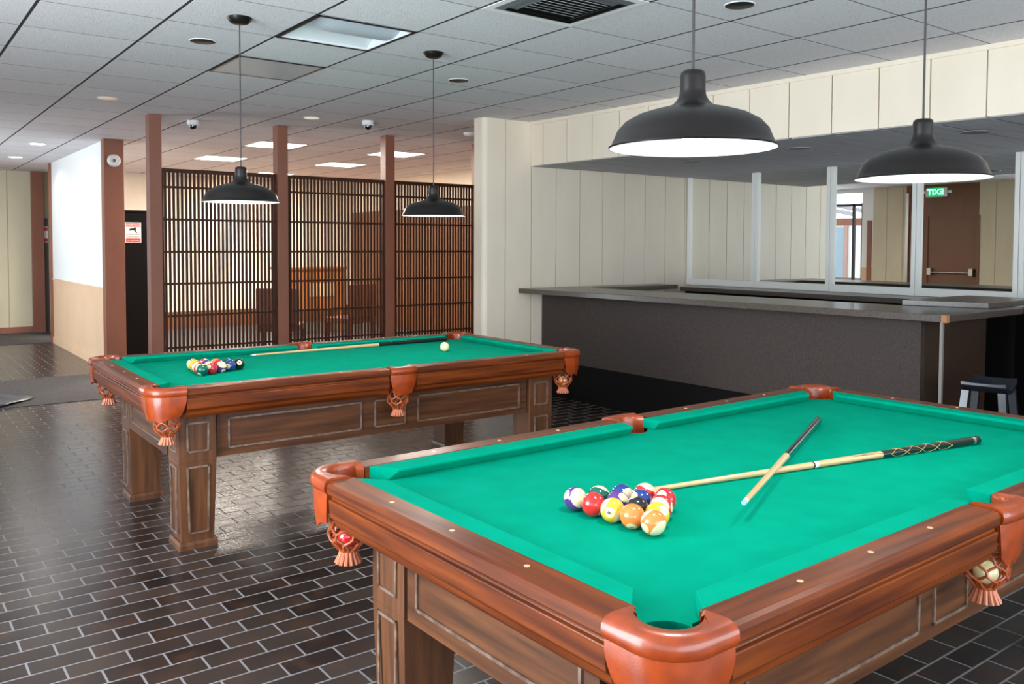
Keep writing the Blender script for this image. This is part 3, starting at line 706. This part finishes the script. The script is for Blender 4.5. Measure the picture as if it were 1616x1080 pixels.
G1 = Vector((1.400, 4.600, zb)); a1 = math.radians(24.6); u1 = Vector((math.cos(a1), math.sin(a1), 0))*.064; v1 = Vector((math.cos(a1+PI/3), math.sin(a1+PI/3), 0))*.064
R1 = [[(6, (-.35, -.75, .6), 0), (7, (.2, -.3, -.6), 0), (12, (.6, -.6, .5), .5), (2, (-.1, 0, .95), .2), (8, (.35, .4, .8), 0)],
      [(11, (-.5, .6, .2), 1.2), (9, (.7, .1, -.2), .9), (3, (.5, -.5, .2), 0), (14, (.3, .2, -.9), 1.5)],
      [(13, (-.9, -.3, .2), .4), (4, (.5, -.5, .2), 0), (5, (.5, -.6, -.2), 0)],
      [(1, (.8, -.5, .2), 0), (15, (.4, .6, .3), 1.2)],
      [(10, (.3, .8, .3), .6)]]
for j, row in enumerate(R1):
    for i, (n, d, sp_) in enumerate(row):
        ball(n, G1+u1*i+v1*j, d, sp_, '%s in the rack on the far pool table' % names[n], 'racked balls on the far table')
ball(0, (3.005, 4.735, zb), label='cream cue ball alone near the far end of the far pool table')
q = tl(T2, .100, TW-.100, .608); ball(3, (q.x, q.y, q.z), (.4, .6, -.5), label='red ball in the net of the near table\'s far left corner pocket')
q = tl(T2, TL/2, .068, .608); ball(0, (q.x, q.y, q.z), label='cream ball in the net of the near table\'s side pocket at the right edge')
q = tl(T1, TL-.100, .100, .608); ball(13, (q.x, q.y, q.z), (.3, .3, .8), label='orange-striped ball in the net of the far table\'s right corner pocket')

# ------------------------------------------------------------------ cues
MAPLE = noisy(M('maple_shaft', (.62, .38, .17), .3, coat=.4), (.68, .44, .22), (3, 60, 60), 4)
CUEBLK = M('cue_black_lacquer', (.008, .008, .008), .15, coat=.6)
GOLD = M('cue_gold_inlay', (.55, .38, .12), .3); CHALK = M('blue_chalk_tip', (.25, .45, .60), .8); FERR = M('white_ferrule', (.8, .8, .76), .4)
CHROME = M('chrome_ring', (.8, .8, .8), .1, 1)
def cue(name_label, A, B, group, wrap=(.68, 1.0), fancy=True, joint=.5, r0=.006, r1=.0145):
    A, B = Vector(A), Vector(B); d = B-A; L_ = d.length
    r = empty('pool_cue', A, label=name_label, cat='cue', group=group); r.rotation_mode = 'QUATERNION'; r.rotation_quaternion = Vector((1, 0, 0)).rotation_difference(d)
    R = lambda t: r0+(r1-r0)*t
    def seg(nm, mat, t0, t1, e=0): return MB().tube([(t0*L_, 0, 0), (t1*L_, 0, 0)], [R(t0)+e, R(t1)+e], 20).build(nm, mat, r)
    seg('tip', CHALK, 0, .007); seg('ferrule', FERR, .007, .022); seg('shaft', MAPLE, .022, wrap[0])
    bt = seg('butt', CUEBLK, wrap[0], wrap[1]-.004)
    MB().lathe([(0, 0), (R(1)*.8, 0), (R(1), .004), (R(1), .016)], n=20).build('bumper', CUEBLK, r).rotation_euler = (0, -PI/2, 0)
    bpy.data.objects[-1] if False else None
    for c_ in r.children:
        if c_.name.startswith('bumper'): c_.location = (L_+.008, 0, 0)
    if fancy:
        MB().tube([(joint*L_, 0, 0), (joint*L_+.006, 0, 0)], R(joint)+.0006, 20).build('joint_collar', CUEBLK, r)
        MB().tube([(joint*L_+.006, 0, 0), (joint*L_+.022, 0, 0)], R(joint)+.0004, 20).build('joint_ring', FERR, r)
        m = MB()
        for ph in (0, PI):
            for sg in (-1, 1):
                pts = []
                for i in range(50):
                    t = wrap[0]+.025+(wrap[1]-wrap[0])*.62*i/49; a = ph+sg*i*.26
                    pts.append((t*L_, (R(t)+.0002)*math.cos(a), (R(t)+.0002)*math.sin(a)))
                m.tube(pts, .0009, 5)
        m.build('inlay', GOLD, bt)
        m = MB()
        for k in range(4):
            a = 2*PI*k/4+.6; t0, t1 = wrap[0]-.10, wrap[0]
            w_ = .004
            f = lambda t, aa: (t*L_, (R(t)+.0003)*math.cos(aa), (R(t)+.0003)*math.sin(aa))
            m.add([f(t0, a), f(t1, a-.35), f(t1, a+.35)], [(0, 1, 2)])
        m.build('points', M('cue_points', (.12, .05, .03), .3), r)
        seg('butt_ring', CHROME, wrap[1]-.022, wrap[1]-.014, .0004)
    return r
cue('maple cue with gold criss-cross inlay on a black butt, lying across the near pool table', (1.672, 1.694, ZB+.0075), (3.120, 1.412, ZB+.0158), 'cues on the near table', wrap=(.676, 1.0), joint=.47)
cue('short cue with plain black grip resting across the other cue on the near pool table', (1.754, 1.357, .8115), (2.960, 1.940, .7780), 'cues on the near table', wrap=(.46, 1.0), fancy=False, r0=.0065, r1=.0145)
cue('cue lying along the far cushion of the far pool table', (1.887, 5.225, ZB+.0068), (3.345, 5.262, ZB+.0148), 'cue on the far table', wrap=(.62, 1.0), fancy=False)

# ------------------------------------------------------------------ pendants
def pendant(x, y, rim, lab, power):
    r = empty('pendant_lamp', (x, y, rim), label=lab, cat='pendant lamp', group='black dome pendants over the pool tables')
    prof = [(.197, 0), (.199, .004), (.192, .009), (.187, .020), (.178, .042), (.160, .062), (.130, .079), (.095, .090), (.062, .098), (.047, .104), (.038, .114), (.0315, .126), (.030, .140), (.030, .170), (.028, .180), (.022, .185), (.006, .187)]
    MB().lathe(prof, n=48).build('shade', BLKMET, r)
    inn = [(.196, .0005), (.185, .018), (.175, .040), (.157, .059), (.128, .076), (.095, .086), (.040, .094), (.0, .095)]
    MB().lathe(inn, n=48).build('reflector', SHADEIN, r)
    MB().lathe([(0, .012), (.018, .015), (.030, .030), (.030, .045), (.018, .070), (.014, .094)], n=20).build('bulb', BULB, r)
    MB().cyl((0, 0, .183), (0, 0, ZC-rim-.03), .0035, 8).build('cord', CORD, r)
    MB().lathe([(.0, -.034), (.030, -.034), (.046, -.028), (.058, -.012), (.064, 0)], (0, 0, ZC-rim), 28).build('canopy', BLKMET, r)
    l = bpy.data.lights.new('pendant_glow', 'SPOT'); l.energy = power; l.color = (1, .95, .88); l.shadow_soft_size = .06
    l.spot_size = math.radians(172); l.spot_blend = .25
    o = bpy.data.objects.new('pendant_glow', l); COL.objects.link(o); o.parent = r; o.location = (0, 0, .006)
pendant(1.569, 4.465, 1.682, 'black dome pendant over the left half of the far pool table', 18)
pendant(2.796, 4.535, 1.640, 'black dome pendant over the right half of the far pool table', 18)
pendant(1.574, 1.383, 1.692, 'largest looking dark dome pendant, over the left half of the near pool table', 20)
pendant(2.632, 1.376, 1.672, 'dark dome pendant at the upper right, over the right half of the near pool table', 20)

# ------------------------------------------------------------------ ceiling fittings
def can(x, y, lab, mat, ring=WHITEP, r_=.068, z=ZC, group=None, cat='downlight', inner=.8):
    r = empty('ceiling_downlight', (x, y, z), label=lab, cat=cat, group=group)
    MB().lathe([(r_+.010, 0), (r_+.009, -.003), (r_+.003, -.004), (r_+.003, 0)], n=28).build('trim_ring', ring, r)
    MB().lathe([(0, -.0045), (r_, -.0045), (r_+.003, -.002)], n=28).build('lens', mat, r)
g = 'dark recessed ceiling cans'
can(1.577, 5.105, 'dark recessed ceiling can left of the far left pendant cord', CANBLK, group=g)
can(3.407, 5.182, 'dark recessed ceiling can right of the second pendant cord', CANBLK, group=g)
can(3.437, 2.727, 'dark recessed ceiling can near the top, right of the largest pendant cord', CANBLK, group=g)
g = 'small pale ceiling spots'
can(1.57, 7.559, 'small pale recessed spot in the ceiling left of the leftmost brown post', M('dim_lens', (.7, .5, .4), .5, emis=(1, .6, .4), es=.35), group=g)
can(3.321, 7.539, 'small pale recessed spot in the ceiling above the second brown post', M('dim_lens2', (.7, .7, .5), .5, emis=(1, .95, .7), es=.5), group=g)
can(1.614, 11.506, 'nearer lit downlight over the corridor at the far left', LITD, group='lit corridor downlights', r_=.08)
can(1.617, 13.459, 'farther lit downlight over the corridor at the far left', LITD, group='lit corridor downlights', r_=.08)
for x, y in ((1.614, 11.506), (1.617, 13.459)):
    l = bpy.data.lights.new('downlight', 'SPOT'); l.energy = 22; l.spot_size = math.radians(165); l.spot_blend = .5; l.shadow_soft_size = .08; l.color = (1, .97, .93)
    o = bpy.data.objects.new('downlight', l); COL.objects.link(o); o.location = (x, y, ZC-.03)
r = empty('smoke_detector', (5.08, 7.52, ZC), label='round white smoke detector on the ceiling by the cream wall corner', cat='smoke detector')
MB().lathe([(0, -.034), (.045, -.034), (.055, -.022), (.065, -.012), (.065, 0)], n=28).build('housing', WHITEP, r)
g = 'soffit cans over the bar'
for x, y, lab in ((5.832, 2.70, 'grey ring light under the bar soffit, above the right pendant'), (5.75, 3.98, 'grey ring light under the bar soffit between the two near pendants'), (5.9, 5.2, 'grey ring light under the bar soffit hidden behind the largest pendant')):
    can(x, y, lab, M('grey_eyeball', (.16, .16, .17), .5), M('grey_ring', (.33, .33, .34), .5), r_=.085, z=2.2165, group=g)
def camera(x, y, lab):
    r = empty('security_camera', (x, y, ZC), label=lab, cat='security camera', group='dome security cameras')
    MB().lathe([(.055, 0), (.055, -.038), (.048, -.044), (.0, -.044)], n=28).build('housing', WHITEP, r)
    MB().lathe([(.036, -.040), (.036, -.058), (.028, -.074), (.014, -.083), (0, -.085)], n=24).build('dome', M('black_dome', (.008, .008, .008), .08, coat=.8), r)
camera(2.50, 8.42, 'white dome security camera between the first and second brown posts')
camera(3.83, 7.40, 'white dome security camera to the left of the third brown post')
def troffer(i, j, lab, lit, flat=False):
    x0, y0 = (i, j) if lit else (.68+.593*i+.2965, 2.95+.598*j+.299)
    r = empty('ceiling_light_panel', (x0, y0, ZC), label=lab, cat='ceiling light', group='lit ceiling panels' if lit else 'unlit ceiling fixtures')
    a, b = .290, .293
    MB().box((-a, -b, -.006), (a, -b+.015, -.001)).box((-a, b-.015, -.006), (a, b, -.001)).box((-a, -b, -.006), (-a+.015, b, -.001)).box((a-.015, -b, -.006), (a, b, -.001)).build('frame', WHITEP if lit else BLKMET, r)
    if lit:
        MB().box((-a+.015, -b+.015, -.005), (a-.015, b-.015, -.002)).build('diffuser', LITP, r)
        l = bpy.data.lights.new('panel_glow', 'AREA'); l.shape = 'SQUARE'; l.size = .55; l.energy = 125; l.color = (1, .90, .79)
        o = bpy.data.objects.new('panel_glow', l); COL.objects.link(o); o.parent = r; o.location = (0, 0, -.012)
    return r
for (i, j, lab) in ((3.883, 11.85, 'lit square ceiling panel low behind the left pendant cord'), (3.884, 9.86, 'lit square ceiling panel cut by the second brown post'), (5.58, 11.66, 'lit square ceiling panel between the second and third posts'), (5.50, 9.85, 'lit square ceiling panel cut by the third brown post'), (5.43, 13.96, 'farthest lit square ceiling panel, just showing above the lattice beside the second post')):
    troffer(i, j, lab, True)
# open unlit fixture with curved basket: reveal box below the ceiling plane is avoided, so it is a shallow pan
r = troffer(2, 2, 'unlit square fixture with a curved white basket in the ceiling over the far table', False)
WENAM = M('white_enamel', (.72, .75, .77), .35)
h1, h2 = .288, .290
m = MB(); m.box((-h1, -h2, .085), (h1, h2, .095)).box((-h1, -h2, 0), (-h1+.006, h2, .09)).box((h1-.006, -h2, 0), (h1, h2, .09)).box((-h1, -h2, 0), (h1, -h2+.006, .09)).box((-h1, h2-.006, 0), (h1, h2, .09))
m.build('pan', WENAM, r)
m = MB(); rings = []
for k in range(11):
    x_ = -.20+.48*k/10; q = 1 if k > 2 else (.45, .8, .95)[k]
    rings.append([(x_, .15*q*math.cos(PI*i/12), .085-.078*q*math.sin(PI*i/12)) for i in range(13)])
m.sweep(rings, True, closed=False, caps=False)
m.build('basket', M('pearl_basket', (.50, .55, .60), .35), r)
m = MB()
for sg in (-1, 1): m.add([(-h1, sg*.16, .084), (h1, sg*.16, .084), (h1, sg*.285, .012), (-h1, sg*.285, .012)], [(0, 1, 2, 3)])
m.add([(-.22, -.28, .084), (-.22, .28, .084), (-.283, .28, .010), (-.283, -.28, .010)], [(0, 1, 2, 3)])
m.build('reflector', WENAM, r)
r = troffer(2, 4, 'flat unlit grey lens panel in the ceiling beside the left pendant cord', False)
MB().box((-.275, -.278, -.004), (.275, .278, -.002)).build('lens', M('grey_lens', (.42, .45, .48), .4), r)
# air vent
r = empty('air_vent', (.68+.593*3.5, 2.95+.299, ZC), label='square white ceiling air vent with louvres at the top of the photo', cat='vent')
MB().box((-.29, -.293, -.005), (.29, -.25, -.001)).box((-.29, .25, -.005), (.29, .293, -.001)).box((-.29, -.25, -.005), (-.25, .25, -.001)).box((.25, -.25, -.005), (.29, .25, -.001)).build('frame', WHITEP, r)
DKG = M('vent_grey', (.10, .105, .11), .5)
m = MB()
for (a0, a1) in ((.25, .215), (.195, .165)):
    for q in range(4):
        c_, s_ = (1, 0, -1, 0)[q], (0, 1, 0, -1)[q]
        P = lambda u, v, z: (u*c_-v*s_, u*s_+v*c_, z)
        m.add([P(-a0, -a0, -.004), P(a0, -a0, -.004), P(a1, -a1, -.014), P(-a1, -a1, -.014)], [(0, 1, 2, 3)])
m.build('rim', DKG, r)
MB().box((-.25, -.25, -.002), (.25, .25, -.001)).build('duct', CANBLK, r)
m = MB()
for k in range(8):
    y = -.15+k*.036
    m.hexa([(-.15, y, -.014), (.15, y, -.014), (.15, y+.003, -.014), (-.15, y+.003, -.014)], [(-.15, y+.033, -.003), (.15, y+.033, -.003), (.15, y+.036, -.003), (-.15, y+.036, -.003)])
m.build('louvres', M('louvre_grey', (.8, .8, .8), .5), r)
# round alarm on the corridor post
r = empty('alarm_sounder', (2.225, 10.449, 2.40), label='round white alarm sounder high on the brown corridor post', cat='alarm')
m = MB().lathe([(0, .03), (.02, .03), (.03, .022), (.055, .028), (.07, .015), (.072, 0)], n=28); o = m.build('housing', WHITEP, r); o.rotation_euler = (PI/2, 0, 0)
m = MB().lathe([(0, .034), (.018, .033), (.02, .028)], n=20); o = m.build('grille', M('grey_grille', (.15, .14, .12), .5), r); o.rotation_euler = (PI/2, 0, 0)
